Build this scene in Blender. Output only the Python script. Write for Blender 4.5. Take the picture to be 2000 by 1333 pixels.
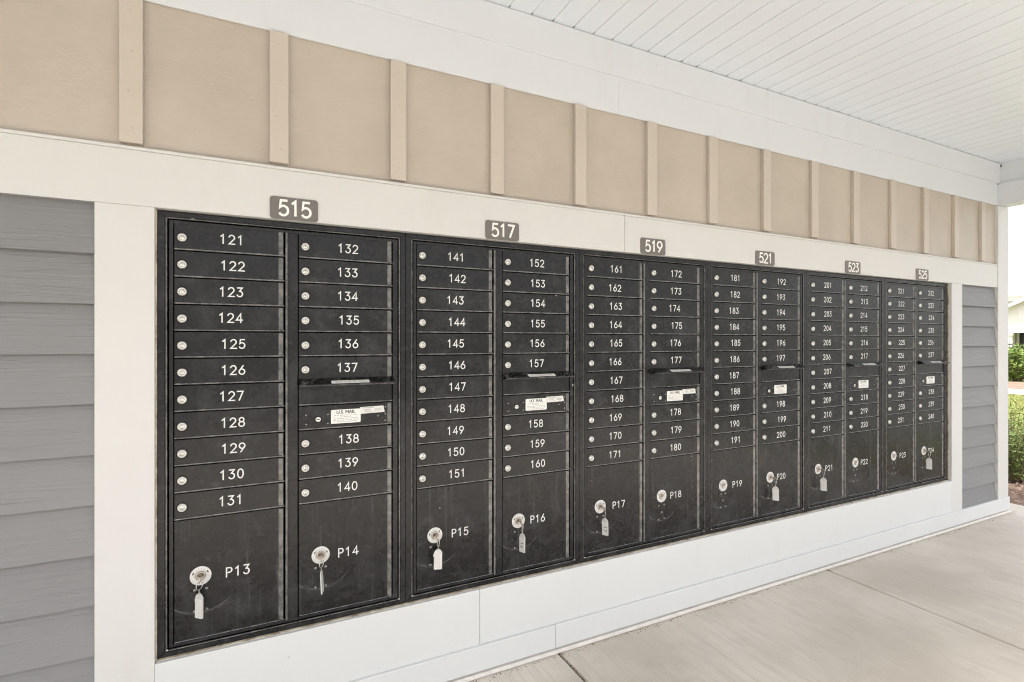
import bpy, bmesh, math, random
from mathutils import Vector, Matrix
for o in list(bpy.data.objects):
    bpy.data.objects.remove(o, do_unlink=True)
S = bpy.context.scene
COL = S.collection
R = math.radians
rnd = random.Random(7)

# ------------------------------------------------------------------ camera, sky, sun, exposure
EYE = 1.38
cd = bpy.data.cameras.new('camera')
cd.lens = 18.0
cd.sensor_width = 36.0
cd.clip_start = 0.05
cd.clip_end = 3000
cam = bpy.data.objects.new('camera', cd)
COL.objects.link(cam)
cam.location = (0.3013, -1.977, EYE)
cam.rotation_euler = (R(90), 0, -math.atan2(1000, 2045))
S.camera = cam

SUN_EL, SUN_AZ = R(66), R(215)          # azimuth clockwise from +Y: in front of the porch, to the left
w = bpy.data.worlds.new('World')
S.world = w
w.use_nodes = True
nt = w.node_tree
nt.nodes.clear()
wo = nt.nodes.new('ShaderNodeOutputWorld')
wb = nt.nodes.new('ShaderNodeBackground')
sk = nt.nodes.new('ShaderNodeTexSky')
sk.sky_type = 'NISHITA'
sk.sun_disc = False
sk.sun_elevation = SUN_EL
sk.sun_rotation = SUN_AZ
sk.air_density = 1.0
sk.dust_density = 10.0
sk.ozone_density = 1.0
wb.inputs['Strength'].default_value = 0.15
# thin bright overcast over the sky: soft procedural cloud, brighter and darker patches
tc_ = nt.nodes.new('ShaderNodeTexCoord')
nz = nt.nodes.new('ShaderNodeTexNoise')
nz.inputs['Scale'].default_value = 2.2
nz.inputs['Detail'].default_value = 5
nt.links.new(tc_.outputs['Generated'], nz.inputs['Vector'])
cr = nt.nodes.new('ShaderNodeMapRange')
for i_, v_ in ((1, 0.3), (2, 0.7), (3, 3.2), (4, 4.4)):
    cr.inputs[i_].default_value = v_
nt.links.new(nz.outputs['Fac'], cr.inputs[0])
cm = nt.nodes.new('ShaderNodeMix')
cm.data_type = 'RGBA'
cm.inputs[0].default_value = 0.55
nt.links.new(sk.outputs[0], cm.inputs[6])
nt.links.new(cr.outputs[0], cm.inputs[7])
nt.links.new(cm.outputs[2], wb.inputs[0])
nt.links.new(wb.outputs[0], wo.inputs[0])
sd = bpy.data.lights.new('sun', 'SUN')
sd.energy = 2.3
sd.angle = R(4)
sd.color = (1.0, 0.995, 0.98)
sun = bpy.data.objects.new('sun', sd)
COL.objects.link(sun)
sdir = Vector((math.sin(SUN_AZ) * math.cos(SUN_EL), math.cos(SUN_AZ) * math.cos(SUN_EL), math.sin(SUN_EL)))
sun.rotation_euler = sdir.to_track_quat('Z', 'Y').to_euler()
sun.location = (-6, -8, 14)
vs = S.view_settings
vs.view_transform = 'Standard'
vs.look = 'None'
vs.exposure = 1.79
vs.gamma = 1.0
S.cycles.max_bounces = 10
S.cycles.diffuse_bounces = 7
S.cycles.use_denoising = True
S.cycles.sample_clamp_indirect = 6
S.cycles.filter_width = 1.1

# ------------------------------------------------------------------ materials
class N:
    """small helper around one material's node tree"""
    def __init__(s, name):
        s.m = bpy.data.materials.new(name)
        s.m.use_nodes = True
        s.t = s.m.node_tree
        s.b = s.t.nodes['Principled BSDF']
    def new(s, typ, **kw):
        n = s.t.nodes.new(typ)
        for k, v in kw.items():
            if k in n.inputs.keys() if not hasattr(n, k) else False:
                n.inputs[k].default_value = v
            else:
                setattr(n, k, v)
        return n
    def link(s, a, b):
        s.t.links.new(a, b)
    def val(s, x, sock):
        if isinstance(x, (int, float)):
            sock.default_value = x
        elif isinstance(x, tuple):
            sock.default_value = x if len(x) == len(sock.default_value) else x + (1.0,)
        else:
            s.link(x, sock)
    def pos(s, scale=(1, 1, 1), loc=(0, 0, 0), obj=False):
        if obj:
            src = s.new('ShaderNodeTexCoord').outputs['Object']
        else:
            src = s.new('ShaderNodeNewGeometry').outputs['Position']
        mp = s.new('ShaderNodeMapping')
        mp.inputs['Scale'].default_value = scale
        mp.inputs['Location'].default_value = loc
        s.link(src, mp.inputs[0])
        return mp.outputs[0]
    def noise(s, vec, scale=5, detail=4, rough=0.55, dist=0.0):
        n = s.new('ShaderNodeTexNoise')
        n.inputs['Scale'].default_value = scale
        n.inputs['Detail'].default_value = detail
        n.inputs['Roughness'].default_value = rough
        n.inputs['Distortion'].default_value = dist
        s.link(vec, n.inputs['Vector'])
        return n.outputs['Fac']
    def ramp(s, x, a, b, va=0.0, vb=1.0, smooth=True):
        n = s.new('ShaderNodeMapRange')
        if smooth:
            n.interpolation_type = 'SMOOTHSTEP'
        s.val(x, n.inputs[0])
        for i, v in ((1, a), (2, b), (3, va), (4, vb)):
            n.inputs[i].default_value = v
        return n.outputs[0]
    def math(s, op, a, b=0.0):
        n = s.new('ShaderNodeMath')
        n.operation = op
        s.val(a, n.inputs[0])
        s.val(b, n.inputs[1])
        return n.outputs[0]
    def mix(s, f, a, b):
        n = s.new('ShaderNodeMix')
        n.data_type = 'RGBA'
        s.val(f, n.inputs[0])
        s.val(a, n.inputs[6])
        s.val(b, n.inputs[7])
        return n.outputs[2]
    def bump(s, h, strength=0.3, dist=0.001, prev=None):
        n = s.new('ShaderNodeBump')
        n.inputs['Strength'].default_value = strength
        n.inputs['Distance'].default_value = dist
        s.link(h, n.inputs['Height'])
        if prev is not None:
            s.link(prev, n.inputs['Normal'])
        return n.outputs[0]
    def done(s, color, rough=0.5, metallic=0.0, normal=None, spec=None):
        s.val(color, s.b.inputs['Base Color'])
        s.val(rough, s.b.inputs['Roughness'])
        s.b.inputs['Metallic'].default_value = metallic
        if spec is not None:
            s.b.inputs['Specular IOR Level'].default_value = spec
        if normal is not None:
            s.link(normal, s.b.inputs['Normal'])
        return s.m

def plain(name, c, rough=0.5, metallic=0.0, var=0.06, scale=30, spec=None, bump=0.0):
    n = N(name)
    p = n.pos()
    f = n.noise(p, scale, 4)
    dark = tuple(x * (1 - var) for x in c)
    lite = tuple(min(1, x * (1 + var)) for x in c)
    nm = n.bump(n.noise(p, scale * 12, 3), bump, 0.0006) if bump else None
    return n.done(n.mix(f, dark, lite), rough, metallic, nm, spec)

def white_paint(name, c, dirt=0.25, rough=0.45):
    n = N(name)
    p = n.pos()
    big = n.noise(p, 1.7, 5, 0.6)
    col = n.mix(n.ramp(big, 0.3, 0.7), tuple(x * 0.975 for x in c), c)
    # faint scuffs and grime flecks
    fl = n.noise(n.pos((26, 26, 60)), 1.0, 5, 0.65)
    fl = n.math('MULTIPLY', n.ramp(fl, 0.68, 0.78), dirt)
    col = n.mix(fl, col, (0.45, 0.40, 0.33))
    v = n.new('ShaderNodeTexVoronoi')
    v.inputs['Scale'].default_value = 5.5
    n.link(p, v.inputs['Vector'])
    dots = n.math('MULTIPLY', n.ramp(v.outputs['Distance'], 0.016, 0.034, 1, 0), 0.45)
    col = n.mix(dots, col, (0.42, 0.36, 0.28))
    drip = n.ramp(n.noise(n.pos((7, 7, 0.9), (2, 0, 0)), 1.0, 5, 0.65), 0.56, 0.72)
    col = n.mix(n.math('MULTIPLY', drip, 0.10), col, (0.50, 0.44, 0.36))
    b = n.bump(n.noise(n.pos((25, 60, 190)), 1.0, 4, 0.6), 0.10, 0.0008)
    b = n.bump(n.noise(p, 420, 2), 0.05, 0.0004, b)
    return n.done(col, rough, 0, b, 0.4)

M = {}
M['trim'] = white_paint('white_trim_paint', (0.612, 0.612, 0.600))
M['soffit'] = white_paint('white_soffit_paint', (0.650, 0.675, 0.705), 0.10)
M['base'] = white_paint('white_base_paint', (0.640, 0.655, 0.655), 0.45)
M['vinyl'] = plain('ceiling_vinyl', (0.67, 0.715, 0.775), 0.40, var=0.02, scale=2.0, bump=0.02)
M['flash'] = plain('base_flashing', (0.70, 0.68, 0.64), 0.6, var=0.22, scale=30)

n = N('beige_stucco_panel')                     # stucco-grained fibre cement
p = n.pos()
c = n.mix(n.ramp(n.noise(p, 2.3, 5, 0.6), 0.3, 0.7), (0.425, 0.373, 0.318), (0.488, 0.432, 0.373))
bm_ = n.bump(n.noise(n.pos((40, 40, 230)), 1.0, 5, 0.65), 0.40, 0.0018)
bm_ = n.bump(n.noise(p, 300, 3), 0.18, 0.0008, bm_)
c = n.mix(n.math('MULTIPLY', n.ramp(n.noise(n.pos((16, 16, 240)), 1.0, 4, 0.65), 0.45, 0.7), 0.22), c, (0.56, 0.50, 0.437))
M['beige'] = n.done(c, 0.42, 0, bm_, 0.5)
n = N('beige_batten_paint')
p = n.pos()
c = n.mix(n.noise(p, 4, 5, 0.6), (0.500, 0.448, 0.392), (0.540, 0.486, 0.428))
v = n.new('ShaderNodeTexVoronoi')
v.inputs['Scale'].default_value = 9
n.link(p, v.inputs['Vector'])
c = n.mix(n.math('MULTIPLY', n.ramp(v.outputs['Distance'], 0.02, 0.04, 1, 0), 0.4), c, (0.3, 0.22, 0.15))
M['nail'] = plain('nail_head_beige', (0.40, 0.345, 0.29), 0.5, var=0.2)
M['batten'] = n.done(c, 0.45, 0, n.bump(n.noise(n.pos((200, 60, 20)), 1.0, 4), 0.10, 0.0008), 0.4)

def siding_mat(name, c0, c1):
    n = N(name)
    vec = n.pos((1, 1, 1))
    warp = n.noise(n.pos((2.0, 2, 9)), 1.0, 3, 0.5)
    sx = n.new('ShaderNodeSeparateXYZ')
    n.link(vec, sx.inputs[0])
    # plank index gives every plank its own piece of grain
    idx = n.math('FLOOR', n.math('DIVIDE', n.math('ADD', sx.outputs[2], 0.0385), 0.1529))
    zz = n.math('ADD', n.math('MULTIPLY', sx.outputs[2], 1.0), n.math('MULTIPLY', warp, 0.035))
    cx = n.new('ShaderNodeCombineXYZ')
    n.link(n.math('ADD', n.math('MULTIPLY', sx.outputs[0], 1.7), n.math('MULTIPLY', idx, 7.31)), cx.inputs[0])
    n.link(n.math('MULTIPLY', idx, 3.7), cx.inputs[1])
    n.link(n.math('MULTIPLY', zz, 165.0), cx.inputs[2])
    g = n.noise(cx.outputs[0], 1.0, 3, 0.5, 0.25)
    ridges = n.ramp(g, 0.53, 0.62)
    fine = n.noise(n.pos((12, 40, 420)), 1.0, 3, 0.6)
    patch = n.ramp(n.noise(n.pos((2.5, 2, 9), (4, 0, 2)), 1.0, 3), 0.35, 0.65, 0.25, 1.0)
    b = n.bump(n.math('MULTIPLY', ridges, patch), 0.8, 0.0013)
    b = n.bump(fine, 0.30, 0.0010, b)
    col = n.mix(n.math('MULTIPLY', n.math('MULTIPLY', ridges, patch), 0.20), c0, c1)
    tone = n.new('ShaderNodeTexWhiteNoise')
    tone.noise_dimensions = '1D'
    n.link(idx, tone.inputs['W'])
    col = n.mix(n.math('MULTIPLY', tone.outputs['Value'], 0.16), col, c1)
    return n.done(col, 0.48, 0, b, 0.45)
M['siding'] = siding_mat('grey_woodgrain_siding', (0.205, 0.207, 0.213), (0.300, 0.302, 0.308))

n = N('broomed_concrete')
p = n.pos()
mot = n.noise(p, 1.3, 6, 0.62)
c = n.mix(n.ramp(mot, 0.36, 0.66), (0.515, 0.477, 0.416), (0.640, 0.602, 0.538))
st = n.noise(n.pos((240, 5, 1)), 1.0, 4, 0.6)
c = n.mix(n.math('MULTIPLY', n.ramp(st, 0.35, 0.75), 0.32), c, (0.30, 0.275, 0.24))
st2 = n.noise(n.pos((26, 1.2, 1)), 1.0, 4, 0.6)
c = n.mix(n.math('MULTIPLY', n.ramp(st2, 0.42, 0.75), 0.35), c, (0.43, 0.395, 0.345))
gr = n.noise(p, 330, 3, 0.7)
c = n.mix(n.math('MULTIPLY', n.ramp(gr, 0.58, 0.72), 0.50), c, (0.25, 0.22, 0.19))
stain = n.noise(n.pos((1, 1, 1), (3.1, 1.7, 0)), 3.1, 6, 0.7)
c = n.mix(n.math('MULTIPLY', n.ramp(stain, 0.56, 0.74), 0.22), c, (0.30, 0.27, 0.23))
b = n.bump(st, 0.35, 0.0012)
b = n.bump(gr, 0.25, 0.0008, b)
M['concrete'] = n.done(c, 0.78, 0, b, 0.3)
M['joint'] = plain('joint_dirt_and_gap_shade', (0.10, 0.075, 0.05), 0.95, var=0.6, scale=60, bump=0.6)  # dirt in the floor joints; also paints gap shade on ceiling and beam

def black_metal(name, lock=False, parcel=False, base=0.011):
    """weathered black powder coat; the object's origin is its lock, so rubbing marks sit round it"""
    n = N(name)
    p = n.pos()
    cl = n.noise(p, 5.5, 8, 0.72, 0.15)
    sm = n.noise(n.pos((9, 9, 16), (5, 0, 3)), 1.0, 7, 0.72, 0.25)
    fine = n.noise(p, 620, 3, 0.6)
    dust = n.math('MULTIPLY', n.ramp(cl, 0.46, 0.74), 0.45)
    dust = n.math('ADD', dust, n.math('MULTIPLY', n.ramp(sm, 0.54, 0.72), 0.42))
    dust = n.math('MULTIPLY', dust, n.ramp(fine, 0.30, 0.68, 0.25, 1.0))
    grain = n.noise(p, 85, 5, 0.7)
    dust = n.math('ADD', dust, n.math('MULTIPLY', n.ramp(grain, 0.52, 0.74), 0.16))
    dust = n.math('MULTIPLY', dust, n.ramp(grain, 0.32, 0.60, 0.35, 1.0))
    rough = n.ramp(cl, 0.35, 0.7, 0.20, 0.40)
    if lock or parcel:
        tc = n.new('ShaderNodeTexCoord')
        sx = n.new('ShaderNodeSeparateXYZ')
        n.link(tc.outputs['Object'], sx.inputs[0])
        x2 = n.math('MULTIPLY', sx.outputs[0], sx.outputs[0])
        z2 = n.math('MULTIPLY', sx.outputs[2], sx.outputs[2])
        r = n.math('SQRT', n.math('ADD', x2, z2))
        wob = n.math('MULTIPLY', n.math('SUBTRACT', n.noise(n.pos((45, 45, 45)), 1.0, 4, 0.6), 0.5), 0.035)
        rr = n.math('ADD', r, wob)
        if lock:                                 # polished by fingers round the lock
            rub = n.ramp(rr, 0.018, 0.050, 1.0, 0.0)
            dust = n.math('MULTIPLY', dust, n.math('SUBTRACT', 1.0, n.math('MULTIPLY', rub, 0.8)))
        if parcel:
            ang = n.math('ARCTAN2', sx.outputs[2], sx.outputs[0])
            for r0, wd, amp, a0, a1 in ((0.1225, 0.0017, 0.9, -2.9, -0.55), (0.1185, 0.0010, 0.35, -2.6, -1.3),
                                        (0.060, 0.0011, 0.35, -2.7, -1.0), (0.1275, 0.0009, 0.25, -2.4, -0.8)):
                d = n.math('ABSOLUTE', n.math('SUBTRACT', r, r0))
                line = n.ramp(d, wd * 0.5, wd * 1.2, 1.0, 0.0)
                m1 = n.math('MULTIPLY', n.ramp(ang, a0, a0 + 0.35), n.ramp(ang, a1 - 0.5, a1, 1.0, 0.0))
                br = n.ramp(n.noise(n.pos((22, 22, 22), (r0 * 300, 0, 0)), 1.0, 3), 0.36, 0.58, 0.15, 1.0)
                dust = n.math('ADD', dust, n.math('MULTIPLY', n.math('MULTIPLY', line, m1), n.math('MULTIPLY', br, amp)))
            # ghost ring pressed in the sheet
            gx = n.math('ADD', sx.outputs[0], 0.054)
            gz = n.math('ADD', sx.outputs[2], 0.013)
            gr_ = n.math('SQRT', n.math('ADD', n.math('MULTIPLY', gx, gx), n.math('MULTIPLY', gz, gz)))
            gl = n.ramp(n.math('ABSOLUTE', n.math('SUBTRACT', gr_, 0.0145)), 0.0006, 0.0013, 1.0, 0.0)
            dust = n.math('ADD', dust, n.math('MULTIPLY', gl, 0.28))
            # vertical dribbles
            dr = n.noise(n.pos((55, 1, 2.2), (0, 0, 1)), 1.0, 4, 0.6)
            dust = n.math('ADD', dust, n.math('MULTIPLY', n.ramp(dr, 0.56, 0.74), 0.35))
            # short scratches
            sc = n.noise(n.pos((130, 1, 16)), 1.0, 2, 0.5, 2.0)
            dust = n.math('ADD', dust, n.math('MULTIPLY', n.ramp(sc, 0.70, 0.76), 0.4))
    v = n.new('ShaderNodeTexVoronoi')
    v.inputs['Scale'].default_value = 15 if parcel else 9
    n.link(n.pos((1, 0.01, 1)), v.inputs['Vector'])
    spk = n.ramp(v.outputs['Distance'], 0.020, 0.046, 1, 0)
    wn = n.new('ShaderNodeTexWhiteNoise')
    n.link(v.outputs['Position'], wn.inputs['Vector'])
    spk = n.math('MULTIPLY', spk, n.ramp(wn.outputs['Value'], 0.66, 0.92))
    col = n.mix(n.math('MINIMUM', dust, 1.0), (base, base * 1.02, base * 1.12), (0.124, 0.126, 0.129))
    col = n.mix(n.math('MULTIPLY', spk, 0.9), col, (0.62, 0.61, 0.58))
    rough = n.math('ADD', rough, n.math('MULTIPLY', dust, 0.22))
    b = n.bump(fine, 0.16, 0.0005)
    b = n.bump(n.noise(p, 160, 3, 0.6), 0.07, 0.0006, b)
    return n.done(col, rough, 0, b, 0.32)
M['frame'] = black_metal('black_frame_coat')
M['door'] = black_metal('black_door_coat', lock=True)
M['parcel'] = black_metal('black_parcel_door_coat', parcel=True, base=0.009)
n = N('rubbed_highlit_edge')                       # worn shiny coat, lightened to paint highlights along the raised edges
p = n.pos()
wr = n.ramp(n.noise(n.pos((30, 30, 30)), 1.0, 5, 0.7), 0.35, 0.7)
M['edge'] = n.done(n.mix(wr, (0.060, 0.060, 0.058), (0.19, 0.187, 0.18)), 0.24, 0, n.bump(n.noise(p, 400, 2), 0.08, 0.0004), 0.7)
n = N('glossy_black_hood')
M['hood'] = n.done(n.mix(n.ramp(n.noise(n.pos((20, 20, 20)), 1.0, 5, 0.7), 0.45, 0.7), (0.010, 0.010, 0.010), (0.075, 0.074, 0.072)), 0.22, 0, None, 0.5)
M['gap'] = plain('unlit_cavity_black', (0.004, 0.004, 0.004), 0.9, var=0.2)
n = N('brushed_steel')
M['steel'] = n.done(n.mix(n.noise(n.pos(), 90, 4), (0.50, 0.49, 0.465), (0.74, 0.73, 0.70)), 0.34, 0.85,
                    n.bump(n.noise(n.pos(), 700, 2), 0.1, 0.0004))
n = N('worn_brass_core')
M['core'] = n.done(n.mix(n.noise(n.pos(), 160, 4), (0.36, 0.30, 0.25), (0.66, 0.60, 0.54)), 0.36, 0.85)
M['bare'] = plain('bare_metal_glint', (0.75, 0.74, 0.72), 0.4, 0.3, var=0.15)
M['ink'] = plain('number_white', (0.70, 0.70, 0.685), 0.55, var=0.05, scale=200)
M['plate'] = plain('lock_plate_white', (0.64, 0.64, 0.62), 0.4, var=0.10, scale=120)
M['black'] = plain('print_black', (0.02, 0.02, 0.02), 0.6, var=0.2)
M['grey'] = plain('print_grey', (0.36, 0.36, 0.35), 0.6, var=0.2)
M['lightgrey'] = plain('print_light_grey', (0.50, 0.50, 0.48), 0.6, var=0.2)
M['sticker'] = plain('label_paper', (0.74, 0.74, 0.71), 0.45, var=0.08, scale=90)
M['foil'] = plain('notice_sticker_foil', (0.66, 0.66, 0.63), 0.40, var=0.22, scale=70)
M['sign'] = plain('sign_grey_plastic', (0.150, 0.140, 0.132), 0.42, var=0.08, scale=60)
M['signedge'] = plain('sign_edge_grey', (0.20, 0.19, 0.175), 0.45, var=0.05)
M['signwhite'] = plain('sign_white_letters', (0.82, 0.81, 0.78), 0.45, var=0.03)
n = N('clear_plastic_tag')
M['tag'] = n.done(n.mix(n.noise(n.pos(), 120, 3), (0.46, 0.46, 0.45), (0.64, 0.64, 0.62)), 0.22, 0, None, 0.6)
M['paper'] = plain('tag_paper', (0.62, 0.615, 0.60), 0.6, var=0.06, scale=150)

# ------------------------------------------------------------------ mesh helper
class MB:
    def __init__(s):
        s.bm = bmesh.new()
    def box(s, x0, x1, y0, y1, z0, z1, bev=0.0, mat=0, seg=2):
        g = bmesh.ops.create_cube(s.bm, size=1.0)
        vs_ = g['verts']
        for v in vs_:
            v.co = Vector(((x0 + x1) / 2 + v.co.x * (x1 - x0), (y0 + y1) / 2 + v.co.y * (y1 - y0), (z0 + z1) / 2 + v.co.z * (z1 - z0)))
        fs = set(f for v in vs_ for f in v.link_faces)
        for f in fs:
            f.material_index = mat
        if bev > 0:
            es = list(set(e for v in vs_ for e in v.link_edges))
            r = bmesh.ops.bevel(s.bm, geom=es, offset=bev, segments=seg, affect='EDGES', profile=0.5)
            for f in r['faces']:
                f.material_index = mat
        return s
    def face(s, pts, mat=0, smooth=False):
        f = s.bm.faces.new([s.bm.verts.new(Vector(q)) for q in pts])
        f.material_index = mat
        f.smooth = smooth
        return f
    def lathe(s, prof, c=(0, 0, 0), axis='Y', n=24, mat=0, smooth=True):
        """prof = (radius, distance along the axis) pairs"""
        rings = []
        for r, h in prof:
            ring = []
            if r < 1e-6:
                ring = [None]
            for i in range(n if r >= 1e-6 else 1):
                a = 2 * math.pi * i / n
                q = (r * math.cos(a), h, r * math.sin(a)) if axis == 'Y' else (r * math.cos(a), r * math.sin(a), h)
                v = s.bm.verts.new(Vector(c) + Vector(q))
                if ring == [None]:
                    ring = []
                ring.append(v)
            rings.append(ring)
        for a, b in zip(rings, rings[1:]):
            for i in range(n):
                j = (i + 1) % n
                q = [a[i % len(a)], a[j % len(a)], b[j % len(b)], b[i % len(b)]]
                u = []
                for v in q:
                    if v not in u:
                        u.append(v)
                if len(u) > 2:
                    f = s.bm.faces.new(u)
                    f.material_index = mat
                    f.smooth = smooth
        return s
    def tube(s, pts, r, n=8, mat=0, closed=False, r1=None):
        pts = [Vector(q) for q in pts]
        rings = []
        m = len(pts)
        up = Vector((0.31, 0.2, 0.93)).normalized()
        for i, q in enumerate(pts):
            if closed:
                t = (pts[(i + 1) % m] - pts[i - 1]).normalized()
            else:
                t = (pts[min(i + 1, m - 1)] - pts[max(i - 1, 0)]).normalized()
            a = t.cross(up)
            if a.length < 1e-3:
                a = t.cross(Vector((1, 0, 0)))
            a.normalize()
            b = t.cross(a)
            rr = r if r1 is None else r + (r1 - r) * i / max(1, m - 1)
            rings.append([s.bm.verts.new(q + (a * math.cos(2 * math.pi * k / n) + b * math.sin(2 * math.pi * k / n)) * rr) for k in range(n)])
        prs = list(zip(rings, rings[1:]))
        if closed:
            prs.append((rings[-1], rings[0]))
        for a, b in prs:
            for k in range(n):
                f = s.bm.faces.new((a[k], a[(k + 1) % n], b[(k + 1) % n], b[k]))
                f.material_index = mat
                f.smooth = True
        if not closed:
            for rg in (rings[0], rings[-1]):
                s.bm.faces.new(rg).material_index = mat
        return s
    def ribbon(s, pts, wd, y, o=(0, 0), closed=False, cap='round', mat=0, h=0.0004):
        """flat stroke in the XZ plane, facing -Y, built as one strip with mitred corners and real thickness"""
        P = [Vector((q[0] + o[0], q[1] + o[1])) for q in pts]
        Q = [P[0]]
        for q in P[1:]:
            if (q - Q[-1]).length > 1e-6:
                Q.append(q)
        P = Q
        if closed and (P[0] - P[-1]).length < 1e-6:
            P.pop()
        m = len(P)
        L, Rr = [], []
        for i in range(m):
            if closed:
                d0 = (P[i] - P[i - 1]).normalized()
                d1 = (P[(i + 1) % m] - P[i]).normalized()
            else:
                d0 = (P[i] - P[i - 1]).normalized() if i else (P[1] - P[0]).normalized()
                d1 = (P[i + 1] - P[i]).normalized() if i < m - 1 else d0
            n0 = Vector((-d0.y, d0.x))
            n1 = Vector((-d1.y, d1.x))
            nn = (n0 + n1)
            if nn.length < 1e-4:
                nn = n0
            nn.normalize()
            k = min(2.2, 1.0 / max(0.3, nn.dot(n0)))
            yy = y - 0.00006 * (i / max(1, m - 1)) * 2
            L.append((P[i] + nn * wd / 2 * k, yy))
            Rr.append((P[i] - nn * wd / 2 * k, yy))
        mk = lambda t: s.bm.verts.new((t[0].x, t[1], t[0].y))
        lv = [mk(t) for t in L]
        rv = [mk(t) for t in Rr]
        prs = [(i, i + 1) for i in range(m - 1)] + ([(m - 1, 0)] if closed else [])
        for i, j in prs:
            s.bm.faces.new((lv[i], lv[j], rv[j], rv[i])).material_index = mat
        if not closed and cap == 'round':
            for i, sg in ((0, -1), (m - 1, 1)):
                d = (P[1] - P[0]).normalized() if i == 0 else (P[-1] - P[-2]).normalized()
                base = math.atan2(d.y * sg, d.x * sg)
                yy = L[i][1]
                arc = [s.bm.verts.new((P[i].x + wd / 2 * math.cos(base + t), yy, P[i].y + wd / 2 * math.sin(base + t))) for t in (-0.9, -0.3, 0.3, 0.9)]
                first, last = (rv[i], lv[i]) if sg > 0 else (lv[i], rv[i])
                s.bm.faces.new([first] + arc + [last]).material_index = mat
        return s
    def build(s, name, mats, parent=None, origin=(0, 0, 0), porg=(0, 0, 0), data=None):
        if data is None:
            bmesh.ops.recalc_face_normals(s.bm, faces=s.bm.faces[:])
            data = s.mesh(name, mats, origin)
        return put(name, data, parent, origin, porg)
    def mesh(s, name, mats, origin=(0, 0, 0)):
        bmesh.ops.translate(s.bm, verts=s.bm.verts[:], vec=-Vector(origin))
        me = bpy.data.meshes.new(name)
        s.bm.to_mesh(me)
        s.bm.free()
        for m in mats:
            me.materials.append(M[m] if isinstance(m, str) else m)
        return me

def put(name, data, parent=None, origin=(0, 0, 0), porg=(0, 0, 0)):
    o = bpy.data.objects.new(name, data)
    COL.objects.link(o)
    o.location = Vector(origin) - Vector(porg)
    if parent is not None:
        o.parent = parent
    return o

def empty(name, loc, label=None, cat=None, group=None):
    o = bpy.data.objects.new(name, None)
    COL.objects.link(o)
    o.location = loc
    o.empty_display_size = 0.1
    tag(o, label, cat, group)
    return o

def tag(o, label=None, cat=None, group=None, kind=None):
    for k, v in (('label', label), ('category', cat), ('group', group), ('kind', kind)):
        if v:
            o[k] = v
    return o

# ------------------------------------------------------------------ stroke lettering
def arc(cx, cy, rx, ry, a0, a1, n=14):
    return [(cx + rx * math.cos(R(a0 + (a1 - a0) * i / n)), cy + ry * math.sin(R(a0 + (a1 - a0) * i / n))) for i in range(n + 1)]
G = {  # glyph = list of (points, closed); box 0..0.6 by 0..1
    '1': [([(0.10, 0.80), (0.32, 1.0), (0.32, 0.0)], 0)],
    '2': [(arc(0.30, 0.71, 0.27, 0.29, 165, -30) + [(0.03, 0.0), (0.60, 0.0)], 0)],
    '3': [([(0.06, 1.0), (0.53, 1.0), (0.27, 0.62)] + arc(0.28, 0.31, 0.28, 0.31, 82, -155), 0)],
    '4': [([(0.45, 0.0), (0.45, 1.0), (0.0, 0.27), (0.62, 0.27)], 0)],
    '5': [([(0.54, 1.0), (0.13, 1.0), (0.07, 0.53)] + arc(0.28, 0.32, 0.29, 0.32, 118, -150), 0)],
    '6': [([(0.43, 1.0), (0.07, 0.44)], 0), (arc(0.30, 0.30, 0.28, 0.30, 0, 360, 24), 1)],
    '7': [([(0.02, 1.0), (0.58, 1.0), (0.20, 0.0)], 0)],
    '8': [(arc(0.30, 0.76, 0.23, 0.24, 0, 360, 22), 1), (arc(0.30, 0.27, 0.28, 0.27, 0, 360, 24), 1)],
    '9': [([(0.17, 0.0), (0.53, 0.56)], 0), (arc(0.30, 0.70, 0.28, 0.30, 0, 360, 24), 1)],
    '0': [(arc(0.30, 0.5, 0.28, 0.5, 0, 360, 28), 1)],
    'P': [([(0.06, 0.0), (0.06, 1.0), (0.32, 1.0)] + arc(0.33, 0.74, 0.25, 0.26, 85, -85, 10) + [(0.06, 0.48)], 0)],
}
def letters(mb, txt, h, adv, stroke, cx, cz, y, cap='round', mat=0, wide=1.0):
    x = cx - adv * (len(txt) - 1) / 2
    for i, ch in enumerate(txt):
        for k, (pts, closed) in enumerate(G[ch]):
            q = [((px - 0.30) * h * wide, (pz - 0.5) * h) for px, pz in pts]
            mb.ribbon(q, stroke, y - 0.0002 * k, (x, cz), bool(closed), cap, mat)
        x += adv
    return mb

_txt = {}
def font_faces(txt, size):
    """outline of a line of built-in-font text as 2-D polygons, centred on the origin"""
    key = (txt, size)
    if key not in _txt:
        cu = bpy.data.curves.new('t', 'FONT')
        cu.body = txt
        cu.size = size
        cu.align_x = 'CENTER'
        cu.align_y = 'CENTER'
        cu.resolution_u = 3
        ob = bpy.data.objects.new('t', cu)
        COL.objects.link(ob)
        dg = bpy.context.evaluated_depsgraph_get()
        me = bpy.data.meshes.new_from_object(ob.evaluated_get(dg))
        _txt[key] = ([tuple(v.co[:2]) for v in me.vertices], [tuple(p_.vertices) for p_ in me.polygons])
        bpy.data.objects.remove(ob)
        bpy.data.curves.remove(cu)
        bpy.data.meshes.remove(me)
    return _txt[key]
def text(mb, txt, size, fn, mat=0, sx=1.0, bold=0.0):
    """fn maps a 2-D point of the text to 3-D"""
    V, Fs = font_faces(txt, size)
    offs = [(0, 0)] if not bold else [(-bold, 0), (bold, 0)]
    for k, (ox, oz) in enumerate(offs):
        vv = [mb.bm.verts.new(Vector(fn(x * sx + ox, z + oz)) + Vector((0, -0.00005 * k, 0))) for x, z in V]
        for f in Fs:
            try:
                mb.bm.faces.new([vv[i] for i in f]).material_index = mat
            except ValueError:
                pass

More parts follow.
